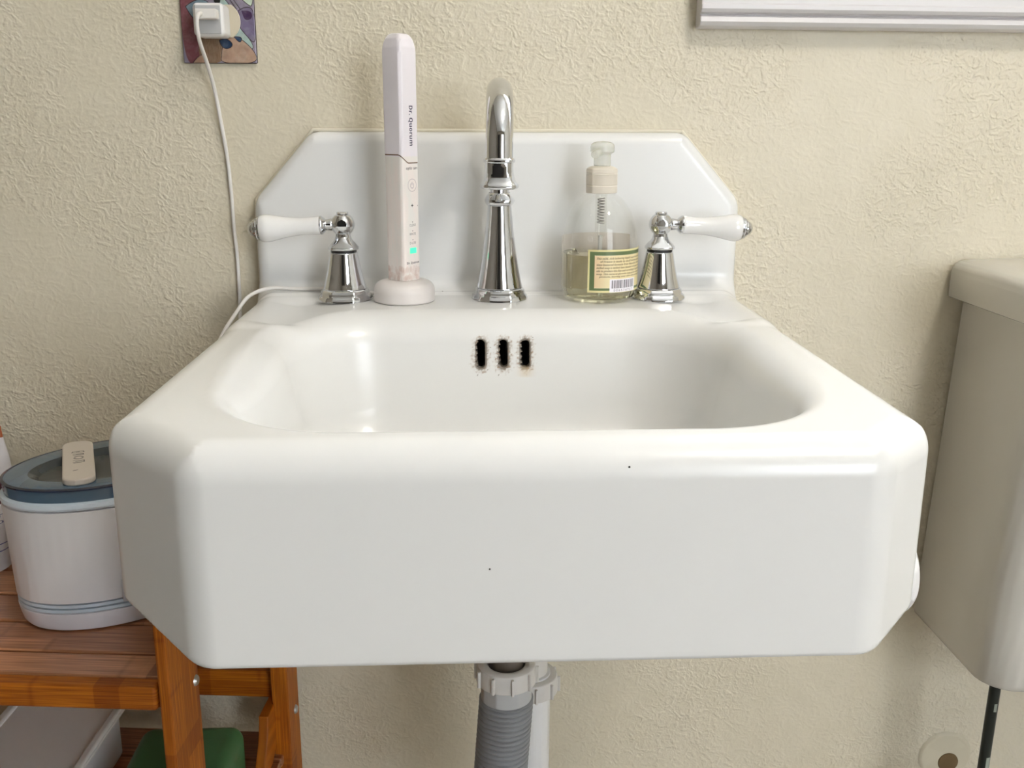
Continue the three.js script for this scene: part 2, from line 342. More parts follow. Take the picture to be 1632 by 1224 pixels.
{
  const c = sink; const o = 0.0012, path = [[-W - o, 0.006], [-W - o, H1], [-WT - o * 0.4, H2 + o], [WT + o * 0.4, H2 + o], [W + o, H1], [W + o, 0.006]], segs = [];
  for (let i = 0; i < path.length - 1; i++) { const a = V(path[i][0], path[i][1], 0.0016), b = V(path[i + 1][0], path[i + 1][1], 0.0016); segs.push(new THREE.TubeGeometry(new THREE.LineCurve3(a, b), 12, 0.0019, 8, false)); segs.push(new THREE.SphereGeometry(0.0019, 8, 6).translate(b.x, b.y, b.z)); }
  part('caulk_bead', mergeGeometries(segs), std(lin(0.74, 0.69, 0.56), 0.6), c, 'yellowed caulk along the splashback');
}
// plastic disc on the right flank of the sink
{
  const d = thing('wall_hook', 'round white plastic disc stuck on the right flank of the sink', 'hook', [W + 0.0016, DECK - 0.1205, 0.430]);
  const g = creasedLathe(profile([[0, 0], [0.0285, 0], [0.029, 0.0065, 0.0015], [0.025, 0.0115, 0.003], [0, 0.0130]]), 0.5, 64); g.rotateZ(-Math.PI / 2);
  part('disc', g, whitePlasticM, d);
}

// ------------------------------------------------------------------ tap and handles
const DY = DECK + 0.0001;
{
  const t = thing('faucet', 'chrome gooseneck faucet with flared base at the middle of the sink deck', 'faucet', [-0.0018, DY, 0.0715]);
  const base = profile([[0, 0], [0.0272, 0, 0.0006], [0.0276, 0.0022, 0.001], [0.0262, 0.0046, 0.001], [0.0245, 0.0056, 0.001], [0.0243, 0.0088, 0.001], [0.0226, 0.0108, 0.001]]);
  part('base_flange', creasedLathe([...base, [0.0218, 0.0112]], 0.9), chromeM, t);
  part('body', lathe([[0.0200, 0.0112], ...splineProfile([[0.0222, 0.0113], [0.0206, 0.018], [0.0186, 0.028], [0.0162, 0.043], [0.0140, 0.060], [0.0122, 0.077], [0.0112, 0.0895]], 40)], 72), chromeM, t);
  part('collar', creasedLathe(profile([[0.0100, 0.0885], [0.0120, 0.0890, 0.0006], [0.0142, 0.0925, 0.0015], [0.0142, 0.0945, 0.0012], [0.0118, 0.0990, 0.001], [0.0100, 0.1010]]), 0.9), chromeM, t);
  part('neck', creasedLathe([[0.0092, 0.099], [0.0092, 0.120], [0.0116, 0.122]], 0.6), chromeM, t);
  const c = []; const R = 0.047, cy = 0.1445;
  c.push([0, 0.118, 0], [0, 0.126, 0], [0, 0.135, 0]);
  for (let i = 0; i <= 14; i++) { const a = Math.PI * (1 - i / 14); c.push([-0.0036 * (i / 14), cy + R * Math.sin(a), R + R * Math.cos(a)]); }
  c.push([-0.0036, 0.138, 2 * R], [-0.0036, 0.131, 2 * R]);
  part('spout', tube(c, 0.0117, 120, 40), chromeM, t);
  const a = part('aerator_bell', creasedLathe(profile([[0.0085, 0.0006], [0.0150, 0, 0.0008], [0.0169, 0.0014, 0.001], [0.0169, 0.0034, 0.001], [0.0138, 0.0062, 0.003], [0.0118, 0.0150, 0.004], [0.0121, 0.0215], [0.0134, 0.0222, 0.0008], [0.0136, 0.0238, 0.001], [0.0131, 0.0252, 0.0008], [0.0116, 0.0260]]), 0.9), chromeM, t);
  a.position.set(-0.0036, 0.1105, 2 * R);
  const ins = part('aerator_insert', creasedLathe([[0, 0.003], [0.0086, 0.003], [0.0086, 0.006], [0, 0.006]], 0.5, 32), grooveM, t); ins.position.copy(a.position);
}
function handle(side, label) {
  const t = thing('lever_tap', label, 'tap', [side * 0.1525 + (side < 0 ? 0.0028 : 0), DY, 0.0735], side > 0 ? 0 : Math.PI);
  const base = profile([[0, 0], [0.0258, 0, 0.0006], [0.0262, 0.002, 0.001], [0.0250, 0.0042, 0.001], [0.0232, 0.0052, 0.001], [0.0229, 0.0085, 0.001], [0.0212, 0.0104, 0.001]]);
  part('base_flange', creasedLathe([...base, [0.0205, 0.0108]], 0.9), chromeM, t);
  part('bell', lathe([[0.019, 0.0108], ...splineProfile([[0.0206, 0.0109], [0.0186, 0.018], [0.0165, 0.027], [0.0147, 0.036], [0.0130, 0.0455]], 32), [0.010, 0.0457]], 72), chromeM, t);
  part('shadow_gap', creasedLathe([[0.011, 0.0452], [0.0122, 0.0454], [0.0122, 0.0480], [0.011, 0.0482]], 0.5, 48), grooveM, t);
  part('hub', creasedLathe(profile([[0.0115, 0.0474], [0.0144, 0.0482, 0.0008], [0.0146, 0.0500, 0.0012], [0.0120, 0.0533, 0.002], [0.0085, 0.0565, 0.003], [0.0072, 0.0605, 0.002], [0.0066, 0.064]]), 0.9), chromeM, t);
  const ball = []; for (let i = 0; i <= 24; i++) { const a = -1.0 + i / 24 * (1.0 + 1.05); ball.push([0.0112 * Math.cos(a), 0.0715 + 0.0112 * Math.sin(a)]); }
  part('ball', creasedLathe([[0.004, 0.0615], ...ball, [0.0058, 0.0822], [0.0052, 0.0832], [0, 0.0836]], 0.7), chromeM, t);
  const lever = new THREE.Group(); lever.name = 'lever'; t.add(lever); lever.position.set(0, 0.0718, 0); lever.rotation.z = -Math.PI / 2 - 0.055; lever.scale.y = 0.955;
  part('ferrule', creasedLathe(profile([[0.0045, 0.009], [0.0060, 0.0105, 0.001], [0.0056, 0.0128, 0.001], [0.0052, 0.0165, 0.001], [0.0062, 0.0172, 0.0006], [0.0090, 0.0206, 0.001], [0.0090, 0.0222, 0.0006], [0.0078, 0.0226]]), 0.8, 48), chromeM, lever);
  part('grip', lathe([[0.0005, 0.0218], ...splineProfile([[0.0078, 0.0219], [0.0084, 0.0226], [0.0081, 0.032], [0.0084, 0.044], [0.0098, 0.056], [0.0119, 0.067], [0.0129, 0.0735], [0.0127, 0.0775], [0.0117, 0.0805], [0.0102, 0.0816]], 48), [0.0005, 0.0817]], 56), porcelainM, lever, 'white porcelain grip');
  part('finial', creasedLathe(profile([[0.0004, 0.0812], [0.0112, 0.0812], [0.0113, 0.0826, 0.0006], [0.0098, 0.0834], [0.0102, 0.0842, 0.0005], [0.0096, 0.0856], [0.0078, 0.0860], [0.0079, 0.0875, 0.0006], [0.0068, 0.0884], [0.0058, 0.0910, 0.001], [0.0036, 0.0928, 0.001], [0.0003, 0.0936]]), 0.6, 48), chromeM, lever);
  return t;
}
handle(-1, 'left chrome tap with white porcelain lever pointing left');
handle(1, 'right chrome tap with white porcelain lever pointing right, beside the soap bottle');

// ------------------------------------------------------------------ toothbrush in its case on a charging stand, cable, adapter
{
  const st = thing('charging_stand', 'round off-white charging stand under the tall white toothbrush', 'charging stand', [-0.0927, DY, 0.082]);
  part('stand_body', lathe(profile([[0.0002, 0], [0.0275, 0, 0.001], [0.0288, 0.0012, 0.001], [0.0290, 0.0125, 0.003], [0.0262, 0.0180, 0.004], [0.0190, 0.0205, 0.003], [0.0002, 0.0208]]), 72), std(lin(0.76, 0.71, 0.68), 0.42), st);
}
{
  const t = thing('toothbrush', 'tall white toothbrush case with printed lettering standing on its charging stand', 'toothbrush', [-0.0927, DY + 0.0207, 0.082], 0.88);
  const s = 0.0246, r = 0.0065, h = s / 2 - r, ring = [], us = []; let per = 0; const seq = [];
  const arc = (cx, cz, a0) => { for (let i = 0; i <= 7; i++) { const a = a0 + i / 7 * Math.PI / 2; seq.push([cx + r * Math.cos(a), cz + r * Math.sin(a)]); } };
  const line = (x0, z0, x1, z1, n = 6) => { for (let i = 1; i < n; i++) seq.push([mix(x0, x1, i / n), mix(z0, z1, i / n)]); };
  // from the middle of the rear face over -x, +z (printed face), +x
  seq.push([0, -s / 2]); line(0, -s / 2, -h, -s / 2);
  const arcN = (cx, cz, a0) => { for (let i = 0; i <= 7; i++) { const a = a0 - i / 7 * Math.PI / 2; seq.push([cx + r * Math.cos(a), cz + r * Math.sin(a)]); } };
  arcN(-h, -h, -Math.PI / 2); line(-s / 2, -h, -s / 2, h); arcN(-h, h, Math.PI); line(-h, s / 2, h, s / 2, 10); arcN(h, h, Math.PI / 2); line(s / 2, h, s / 2, -h); arcN(h, -h, 0); line(h, -s / 2, 0, -s / 2);
  const n = seq.length; for (let i = 0; i < n; i++) { us.push(per); const a = seq[i], b = seq[(i + 1) % n]; per += Math.hypot(b[0] - a[0], b[1] - a[1]); }
  const uN = us.map((u) => u / per), TOTAL = 0.2245;
  const seam = (u) => { const f = sstep(0.33, 0.46, u) - sstep(0.83, 0.96, u); return mix(0.1155, 0.1082, f); };
  const rng = (fy, sc = 1) => seq.map(([x, z], i) => V(x * sc, typeof fy === 'function' ? fy(uN[i]) : fy, z * sc));
  const vs = (p) => p.y / TOTAL;
  // stained body
  const W2 = 1024, H2c = 2048, mm = H2c / TOTAL / 1000, um = W2 / per / 1000;      // pixels per millimetre
  const cv = canvasOf(W2, H2c, (c) => {
    c.fillStyle = '#e8e2e6'; c.fillRect(0, 0, W2, H2c);
    c.fillStyle = '#e6e2dc'; c.fillRect(0, H2c - 0.114 * mm * 1000, W2, H2c);
    for (let i = 0; i < 900; i++) { const y = H2c - rnd() * 0.11 * mm * 1000, x = rnd() * W2, q = 20 + rnd() * 90; c.globalAlpha = 0.03; c.fillStyle = rnd() < 0.5 ? '#dfd6cd' : '#f0e8e4'; c.beginPath(); c.ellipse(x, y, q * 0.5, q * 1.6, 0, 0, 7); c.fill(); }
    for (let i = 0; i < 160; i++) { const y = H2c - rnd() * 0.012 * mm * 1000, x = rnd() * W2; c.globalAlpha = 0.12; c.fillStyle = '#b58a74'; c.beginPath(); c.ellipse(x, y, 20, 26, 0, 0, 7); c.fill(); }
    c.globalAlpha = 1;
    const X = W2 / 2, Y = (m) => H2c - m * 1000 * mm;
    const put = (txt, m, size, font = 'sans-serif', w = 'bold', color = '#4b4248', dx = 0) => { c.save(); c.translate(X + dx, Y(m)); c.scale(um / mm, 1); c.font = `${w} ${size * mm}px ${font}`; c.textAlign = 'center'; c.textBaseline = 'middle'; c.fillStyle = color; c.fillText(txt, 0, 0); c.restore(); };
    c.save(); c.translate(X + 0.4 * um, Y(0.1411)); c.scale(um / mm, 1); c.rotate(Math.PI / 2); c.font = `bold ${6.4 * mm}px sans-serif`; c.textAlign = 'center'; c.textBaseline = 'middle'; c.fillStyle = '#35304a'; c.fillText('Dr. Quorum', 0, 0); c.restore();
    put('optic care', 0.1034, 3.3, 'sans-serif', 'bold', '#4a4144', 0.8 * um);
    c.save(); c.translate(X + 0.5 * um, Y(0.0881)); c.scale(um / mm, 1); c.strokeStyle = '#b9adb0'; c.lineWidth = 0.5 * mm; c.beginPath(); c.arc(0, 0, 5.6 * mm, 0, 7); c.stroke(); c.lineWidth = 0.7 * mm; c.beginPath(); c.ellipse(0, 0.3 * mm, 2 * mm, 2.4 * mm, 0, -1.1, 4.2); c.stroke(); c.beginPath(); c.moveTo(0, -3 * mm); c.lineTo(0, 0); c.stroke(); c.restore();
    c.save(); c.translate(X, Y(0.0697)); c.scale(um / mm, 1); c.fillStyle = '#2f2a30'; c.beginPath(); for (let i = 0; i < 8; i++) { const a = i * Math.PI / 4, q = (i % 2 ? 0.7 : 1.9) * mm; c.lineTo(q * Math.sin(a), -q * Math.cos(a)); } c.fill(); c.beginPath(); c.arc(7.6 * mm, 0.5 * mm, 0.5 * mm, 0, 7); c.fill(); c.restore();
    [['CLEAR', 0.0528], ['WHITE', 0.0446], ['D-LITE', 0.0363]].forEach(([w, y]) => { put(w, y - 0.0012, 3.0, 'sans-serif', 'normal', '#5a5054'); c.save(); c.translate(X, Y(y + 0.0018)); c.scale(um / mm, 1); c.fillStyle = '#5a5054'; c.beginPath(); c.arc(0, 0, 0.5 * mm, 0, 7); c.fill(); c.restore(); });
    put('Dr. Quorum', 0.0168, 3.0, 'sans-serif', 'bold', '#4b4248');
  });
  const m = std(0xffffff, 0.32, { map: texture(cv), clearcoat: 0.25, clearcoatRoughness: 0.15 });
  const rb = []; for (let j = 0; j <= 12; j++) rb.push(rng((u) => seam(u) * j / 12 + (j ? 0 : 0.0001)));
  part('brush_body', loft(rb, { us: uN, vs, crease: 0.5 }), m, t);
  const rc = []; for (let j = 0; j <= 10; j++) rc.push(rng((u) => mix(seam(u) + 0.0005, 0.2035, j / 10), 1.014 + 0.006 * (j / 10)));
  for (let j = 1; j <= 12; j++) { const a = j / 12 * Math.PI / 2; rc.push(rng(0.2035 + 0.0172 * Math.sin(a), 1.02 * (0.36 + 0.64 * Math.cos(a * 0.97)))); }
  part('cap', loft(rc, { us: uN, vs, crease: 0.5 }), m, t, 'smooth white cap');
  part('seam', loft([rng((u) => seam(u) - 0.0006, 1.0), rng((u) => seam(u) - 0.0004, 1.012), rng((u) => seam(u) + 0.0006, 1.012), rng((u) => seam(u) + 0.0008, 1.0)], { capTop: false, capBottom: false }), std(lin(0.16, 0.09, 0.05), 0.6), t);
  const led = part('indicator_light', rbox(0.0085, 0.0052, 0.0006, 0.00025), std(lin(0.05, 0.4, 0.2), 0.5, { emissive: lin(0.05, 0.85, 0.36), emissiveIntensity: 0.9 }), t, 'small glowing green indicator'); led.position.set(0, 0.0281, s / 2 + 0.0001);
}
{
  const c = thing('charging_cable', 'thin white charging cable hanging from the wall adapter and looping onto the deck', 'cable', [0, DECK, 0]);
  const pts = [[-0.2735, 0.2603, 0.0468], [-0.2752, 0.2585, 0.0535], [-0.2762, 0.252, 0.0555], [-0.2766, 0.238, 0.050], [-0.2758, 0.218, 0.030], [-0.2745, 0.195, 0.013], [-0.2715, 0.160, 0.006], [-0.2685, 0.128, 0.004], [-0.2672, 0.095, 0.0035], [-0.2668, 0.060, 0.0032], [-0.2655, 0.035, 0.0035], [-0.2655, 0.005, 0.004], [-0.266, -0.03, 0.006], [-0.268, -0.075, 0.02], [-0.272, -0.105, 0.05], [-0.276, -0.105, 0.085], [-0.274, -0.07, 0.105], [-0.266, -0.035, 0.098], [-0.254, -0.012, 0.075], [-0.245, 0.0005, 0.058], [-0.2335, 0.0052, 0.046], [-0.222, 0.0062, 0.040], [-0.205, 0.0047, 0.0385], [-0.182, 0.0048, 0.041], [-0.158, 0.0044, 0.0425], [-0.137, 0.0038, 0.049], [-0.122, 0.0040, 0.062], [-0.112, 0.0050, 0.068]];
  part('wire', tube(pts, 0.00185, 260, 10), cableM, c);
  part('connector', rbox(0.0195, 0.0088, 0.012, 0.0012, -0.2700, 0.2602, 0.0420), cableM, c);
}
{
  const a = thing('power_adapter', 'small white cube power adapter plugged into the wall outlet', 'adapter', [-0.2708, DECK + 0.2562, 0]);
  part('adapter_body', rbox(0.0285, 0.0300, 0.030, 0.0045, 0, 0, 0.0205, 5), whitePlasticM, a);
  part('port_face', rbox(0.0235, 0.0250, 0.0012, 0.0005, 0, 0, 0.0354), std(lin(0.50, 0.50, 0.50), 0.45), a, 'grey recessed port face');
}
{
  const o = thing('outlet_cover', 'colourful enamelled metal outlet cover plate on the wall', 'outlet', [-0.2688, DECK + 0.2762, 0.0006]);
  const w = 0.0706, h = 0.1146;
  const art = canvasOf(600, 974, (c, cw, chh) => {
    const X = (u) => u * cw, Y = (v) => v * chh, line = '#2e2224';
    c.fillStyle = '#8f8698'; c.fillRect(0, 0, cw, chh);
    const blob = (pts, fill, stroke = true) => { c.beginPath(); c.moveTo(X(pts[0][0]), Y(pts[0][1])); for (let i = 1; i < pts.length; i++) { const a = pts[i], b = pts[(i + 1) % pts.length]; c.quadraticCurveTo(X(a[0]), Y(a[1]), X((a[0] + b[0]) / 2), Y((a[1] + b[1]) / 2)); } c.closePath(); c.fillStyle = fill; c.fill(); if (stroke) { c.strokeStyle = line; c.lineWidth = 5; c.stroke(); } };
    blob([[0, 0], [0.22, 0], [0.2, 0.3], [0.24, 0.55], [0.3, 0.75], [0.22, 1], [0, 1]], '#7c4a52', false);
    blob([[0.2, 0.55], [0.6, 0.5], [0.7, 0.75], [0.66, 0.9], [0.5, 1], [0.2, 1], [0.24, 0.75]], '#8a6f58', false);
    for (let i = 0; i < 60; i++) { c.globalAlpha = 0.25; c.strokeStyle = rnd() < 0.5 ? '#5c4432' : '#b79a7c'; c.lineWidth = 3; const x = 0.3 + rnd() * 0.3; c.beginPath(); c.moveTo(X(x), Y(0.76 + rnd() * 0.08)); c.lineTo(X(x + 0.02), Y(0.88 + rnd() * 0.1)); c.stroke(); } c.globalAlpha = 1;
    blob([[0.08, 0.55], [0.2, 0.49], [0.4, 0.5], [0.42, 0.6], [0.3, 0.7], [0.16, 0.64]], '#6f8390');
    blob([[0.05, 0.1], [0.3, 0.05], [0.35, 0.25], [0.15, 0.32]], '#9aa86e');
    blob([[0.62, 0.0], [1, 0], [1, 0.56], [0.88, 0.52], [0.7, 0.4]], '#c7d6c4');
    blob([[0.55, 0.45], [0.72, 0.56], [0.78, 0.7], [0.98, 0.86], [0.9, 0.9], [0.72, 0.78], [0.5, 0.7]], '#a7bdb8');
    blob([[0.78, 0.58], [0.86, 0.545], [1, 0.56], [1, 0.86], [0.86, 0.77], [0.77, 0.7]], '#776d88');
    blob([[0.82, 0.58], [0.95, 0.57], [0.97, 0.64], [0.86, 0.66]], '#43304f', false);
    blob([[0.56, 0.79], [0.72, 0.76], [0.98, 0.9], [1, 1], [0.5, 1], [0.52, 0.93]], '#b39580');
    blob([[0.12, 1], [0.2, 0.94], [0.3, 0.92], [0.32, 1]], '#b08e78');
    blob([[0.5, 0.815], [0.58, 0.79], [0.68, 0.835], [0.66, 0.87], [0.58, 0.885], [0.52, 0.86]], '#1d3556');
    blob([[0.7, 0.785], [0.82, 0.78], [0.78, 0.84]], '#1f3a5c');
    blob([[0.28, 0.7], [0.5, 0.72], [0.5, 0.76], [0.3, 0.78]], '#6a2f34', false);
    for (let i = 0; i < 700; i++) { c.globalAlpha = 0.05; c.fillStyle = ['#f2e6dc', '#3c2c30', '#8a7a70', '#b9b4b0'][i % 4]; c.beginPath(); c.ellipse(X(rnd()), Y(rnd()), 8 + rnd() * 40, 6 + rnd() * 26, rnd() * 3, 0, 7); c.fill(); } c.globalAlpha = 1;
    c.strokeStyle = line; c.lineWidth = 5; for (const d of [0, 0.05]) { c.beginPath(); c.moveTo(X(0.66 + d), Y(0.48)); c.lineTo(X(0.76 + d), Y(0.57)); c.stroke(); }
    c.strokeRect(3, 3, cw - 6, chh - 6);
  });
  const g = rbox(w, h, 0.0036, 0.0016, 0, 0, 0.0018); { const p = g.attributes.position, uv = g.attributes.uv; for (let i = 0; i < p.count; i++) uv.setXY(i, clamp(p.getX(i) / w + 0.5, 0, 1), clamp(p.getY(i) / h + 0.5, 0, 1)); }
  part('plate', g, std(0xffffff, 0.14, { map: texture(art), clearcoat: 0.7, clearcoatRoughness: 0.06 }), o);
  const sh = new THREE.Shape(); sh.absellipse(0, 0, 0.0172, 0.0172, -0.98, 0.98); sh.absellipse(0, 0, 0.0172, 0.0172, Math.PI - 0.98, Math.PI + 0.98); sh.closePath();
  const rg = new THREE.ExtrudeGeometry(sh, { depth: 0.003, bevelEnabled: true, bevelThickness: 0.0006, bevelSize: 0.0006, bevelSegments: 2, curveSegments: 20 });
  for (const y of [-0.0186, 0.0186]) { const m = part('receptacle', rg, std(lin(0.62, 0.55, 0.42), 0.4), o, 'cream outlet socket'); m.position.set(0.0035, y, 0.0014); }
  const sc = part('screw', creasedLathe([[0, 0], [0.0032, 0], [0.003, 0.0012], [0, 0.0016]], 0.5, 20), grooveM, o); sc.rotation.x = Math.PI / 2; sc.position.set(0.0005, 0, 0.0034);
}

// ------------------------------------------------------------------ soap bottle
{
  const b = thing('soap_bottle', 'clear plastic pump soap bottle half full of pale yellow soap', 'soap bottle', [0.0945, DY, 0.0745]);
  const clear = std(lin(0.97, 0.97, 0.96), 0.04, { transmission: 1, thickness: 0, ior: 1.4 });
  const outer = profile([[0.0003, 0.0012], [0.028, 0.0006], [0.0345, 0.0014, 0.005], [0.0362, 0.010], [0.0362, 0.046], [0.0352, 0.060], [0.0318, 0.076], [0.0262, 0.088], [0.0190, 0.0965], [0.0148, 0.0995], [0.0128, 0.1005], [0.0128, 0.104]]);
  part('bottle_shell', lathe(splineProfile(outer, 90), 96), clear, b);
  const liq = [[0.0003, 0.0028], [0.0270, 0.0024], [0.0330, 0.0040], [0.0348, 0.0100], [0.0350, 0.0430], [0.0354, 0.0450], [0.0346, 0.0448], [0.0003, 0.0448]];
  part('liquid', toCreasedNormals(lathe(liq, 96), 0.7), std(0xffffff, 0.02, { transmission: 1, thickness: 0.06, ior: 1.34, attenuationColor: lin(0.93, 0.87, 0.40), attenuationDistance: 0.17 }), b, 'pale yellow liquid soap');
  const lab = canvasOf(1024, 620, (c, w, h) => {
    c.fillStyle = '#e6dca4'; c.fillRect(0, 0, w, h);
    c.fillStyle = '#66764e'; c.fillRect(26, 26, w - 52, h - 60);
    const gr = c.createLinearGradient(0, 0, w, 0); gr.addColorStop(0, '#ecc9a2'); gr.addColorStop(0.25, '#e8d8ac'); gr.addColorStop(1, '#e5d5a2'); c.fillStyle = gr; c.fillRect(92, 78, w - 150, h - 150);
    c.fillStyle = '#efe6c4'; for (let i = 0; i < 40; i++) { c.beginPath(); c.arc(96 + i * (w - 158) / 39, 76, 5, 0, 7); c.fill(); c.beginPath(); c.arc(96 + i * (w - 158) / 39, h - 74, 5, 0, 7); c.fill(); } for (let i = 0; i < 20; i++) { c.fillStyle = '#8b7c50'; c.beginPath(); c.arc(88, 90 + i * (h - 170) / 19, 5, 0, 7); c.fill(); }
    c.fillStyle = '#4a3524'; c.font = 'italic bold 35px serif'; c.textAlign = 'center';
    ['This mild, rich lathering liquid soap from the South', 'of France is made in small batches using a', 'time-honored formula from Marseille. All natural', 'milled soap is melted then blended with pure essential', 'oils to produce this fine and exceedingly fragrant liquid', 'soap. This natural glycerin soap gently cleanses and', 'protects, leaving your skin soft and supple.'].forEach((s, i) => c.fillText(s, 535, 128 + i * 42, 840));
    c.fillStyle = '#efeaf0'; c.fillRect(300, 408, 440, 206); c.fillStyle = '#2c2a34';
    let x = 330; while (x < 706) { const bw = 3 + Math.floor(rnd() * 4) * 3; c.fillRect(x, 426, bw, 128); x += bw + 4 + Math.floor(rnd() * 3) * 4; }
    c.font = '46px sans-serif'; c.fillText('0 0 6 5 7 4 7 2 7', 520, 602, 400);
  });
  const D2R = Math.PI / 180;
  part('label', lathe([[0.0366, 0.0115], [0.03665, 0.030], [0.0366, 0.0515]], 48, -25 * D2R, 112 * D2R), std(0xffffff, 0.35, { map: texture(lab), side: THREE.DoubleSide }), b, 'cream label with green border, text and barcode');
  part('front_label', lathe([[0.0366, 0.010], [0.0366, 0.060]], 48, 120 * D2R, 150 * D2R), std(lin(0.88, 0.82, 0.76), 0.6, { side: THREE.DoubleSide, transmission: 0.7, thickness: 0 }), b, 'pale label seen from behind through the bottle');
  const cream = std(lin(0.84, 0.77, 0.66), 0.4, { transmission: 0.15, thickness: 0 });
  part('screw_collar', creasedLathe(profile([[0.0130, 0.1008], [0.0146, 0.1010, 0.0006], [0.0148, 0.1075], [0.0143, 0.1082], [0.0148, 0.1090], [0.0148, 0.1185], [0.0144, 0.1192], [0.0148, 0.1200, 0.0005], [0.0146, 0.1235, 0.0015], [0.0100, 0.1256, 0.001], [0.0060, 0.1260]]), 0.5), cream, b, 'cream screw collar');
  const clearish = std(lin(0.90, 0.90, 0.86), 0.18, { transmission: 0.7, thickness: 0 });
  const head = mergeGeometries([lathe(profile([[0.0075, 0.1255], [0.0080, 0.1270], [0.0080, 0.1365, 0.001], [0.0112, 0.1385, 0.001], [0.0114, 0.1455, 0.003], [0.0070, 0.1480, 0.002], [0.0002, 0.1484]]), 48), (() => { const g = lathe(profile([[0.0002, 0.004], [0.0042, 0.004], [0.0040, 0.0190, 0.001], [0.0034, 0.0212, 0.001], [0.0002, 0.0212]]), 24); g.rotateX(Math.PI / 2 + 0.16); g.rotateY(-0.5); g.translate(0, 0.1402, 0); return g; })()]);
  part('pump_head', head, clearish, b, 'clear pump head');
  const hel = []; for (let i = 0; i <= 160; i++) { const a = i / 160 * Math.PI * 2 * 9; hel.push([0.0032 * Math.cos(a), 0.072 + 0.024 * i / 160, 0.0032 * Math.sin(a)]); }
  part('spring', tube(hel, 0.00042, 400, 6), std(lin(0.35, 0.34, 0.33), 0.3, { metalness: 1 }), b, 'steel spring');
  part('pump_tube', lathe([[0.0044, 0.060], [0.0055, 0.066], [0.0056, 0.100]], 32), clear, b);
  part('dip_tube', lathe([[0.0021, 0.0055], [0.0021, 0.061]], 20), std(lin(0.85, 0.85, 0.82), 0.3, { transmission: 0.5, thickness: 0, side: THREE.DoubleSide }), b);
}

// ------------------------------------------------------------------ drain pipes under the sink
{
  const p = thing('drain_pipe', 'drain under the sink with white slip nut and grey corrugated hose', 'drain pipe', [-0.002, DECK + 0.010, 0.25]);
  const off = std(lin(0.68, 0.65, 0.61), 0.45), grey = std(lin(0.27, 0.275, 0.285), 0.5);
  part('tailpiece', creasedLathe([[0, -0.310], [0.0150, -0.310], [0.0150, -0.1480], [0, -0.1480]], 0.5, 48), std(lin(0.20, 0.17, 0.14), 0.4, { metalness: 0.8 }), p, 'dark metal tailpiece');
  const nutP = profile([[0.0165, -0.3000], [0.0200, -0.2985, 0.001], [0.0250, -0.2995, 0.0015], [0.0258, -0.3020, 0.001], [0.0262, -0.3160, 0.001], [0.0235, -0.3175], [0.0165, -0.3175]]).reverse();
  const ribs = []; for (let i = 0; i < 10; i++) { const g = rbox(0.0022, 0.015, 0.0034, 0.0006, 0, -0.3088, 0.0268, 2); g.rotateY(i / 10 * Math.PI * 2 + 0.16); ribs.push(toCreasedNormals(g, 0.5)); }
  const nut = part('slip_nut', creasedLathe(nutP, 0.5, 64), off, p, 'white slip nut');
  for (const g of ribs) part('nut_rib', g, off, nut);
  part('sleeve', creasedLathe([[0.0170, -0.3340], [0.0222, -0.3340], [0.0224, -0.3160], [0.0170, -0.3160]], 0.5, 64), std(lin(0.50, 0.50, 0.50), 0.45), p, 'pale grey sleeve');
  const hose = [[0.018, -0.3322], [0.0222, -0.3326]]; for (let i = 0; i <= 38 * 8; i++) { const t = i / 8, y = -0.3335 - t * 0.0046; hose.push([0.0212 + 0.0028 * Math.pow(Math.abs(Math.cos(t * Math.PI)), 0.55), y]); } hose.push([0.018, hose[hose.length - 1][1]]);
  const hg = lathe(hose.reverse(), 72); { const q = hg.attributes.position; for (let i = 0; i < q.count; i++) { const y = q.getY(i), t = Math.max(0, -0.335 - y); q.setX(i, q.getX(i) - t * 0.07); q.setZ(i, q.getZ(i) + t * 0.03); } hg.computeVertexNormals(); }
  part('corrugated_hose', hg, grey, p, 'grey corrugated hose');
  const q = thing('trap_pipe', 'white trap pipe with ribbed nut behind the corrugated hose', 'drain pipe', [0.0225, DECK, 0.196]);
  part('pipe', creasedLathe([[0, -0.60], [0.0190, -0.60], [0.0190, -0.330], [0, -0.330]], 0.5, 48), whitePlasticM, q);
  const n2 = part('slip_nut', creasedLathe(nutP.map(([r, y]) => [r, y - 0.0330]), 0.5, 64), off, q);
  for (const g of ribs) { const m = part('nut_rib', g, off, n2); m.position.y = -0.033; }
  part('elbow', new THREE.TubeGeometry(new THREE.CatmullRomCurve3([V(0, -0.335, 0), V(0, -0.315, -0.004), V(0, -0.295, -0.022), V(0, -0.288, -0.06), V(0, -0.288, -0.1955)], false, 'centripetal'), 48, 0.0165, 24), off, q);
}

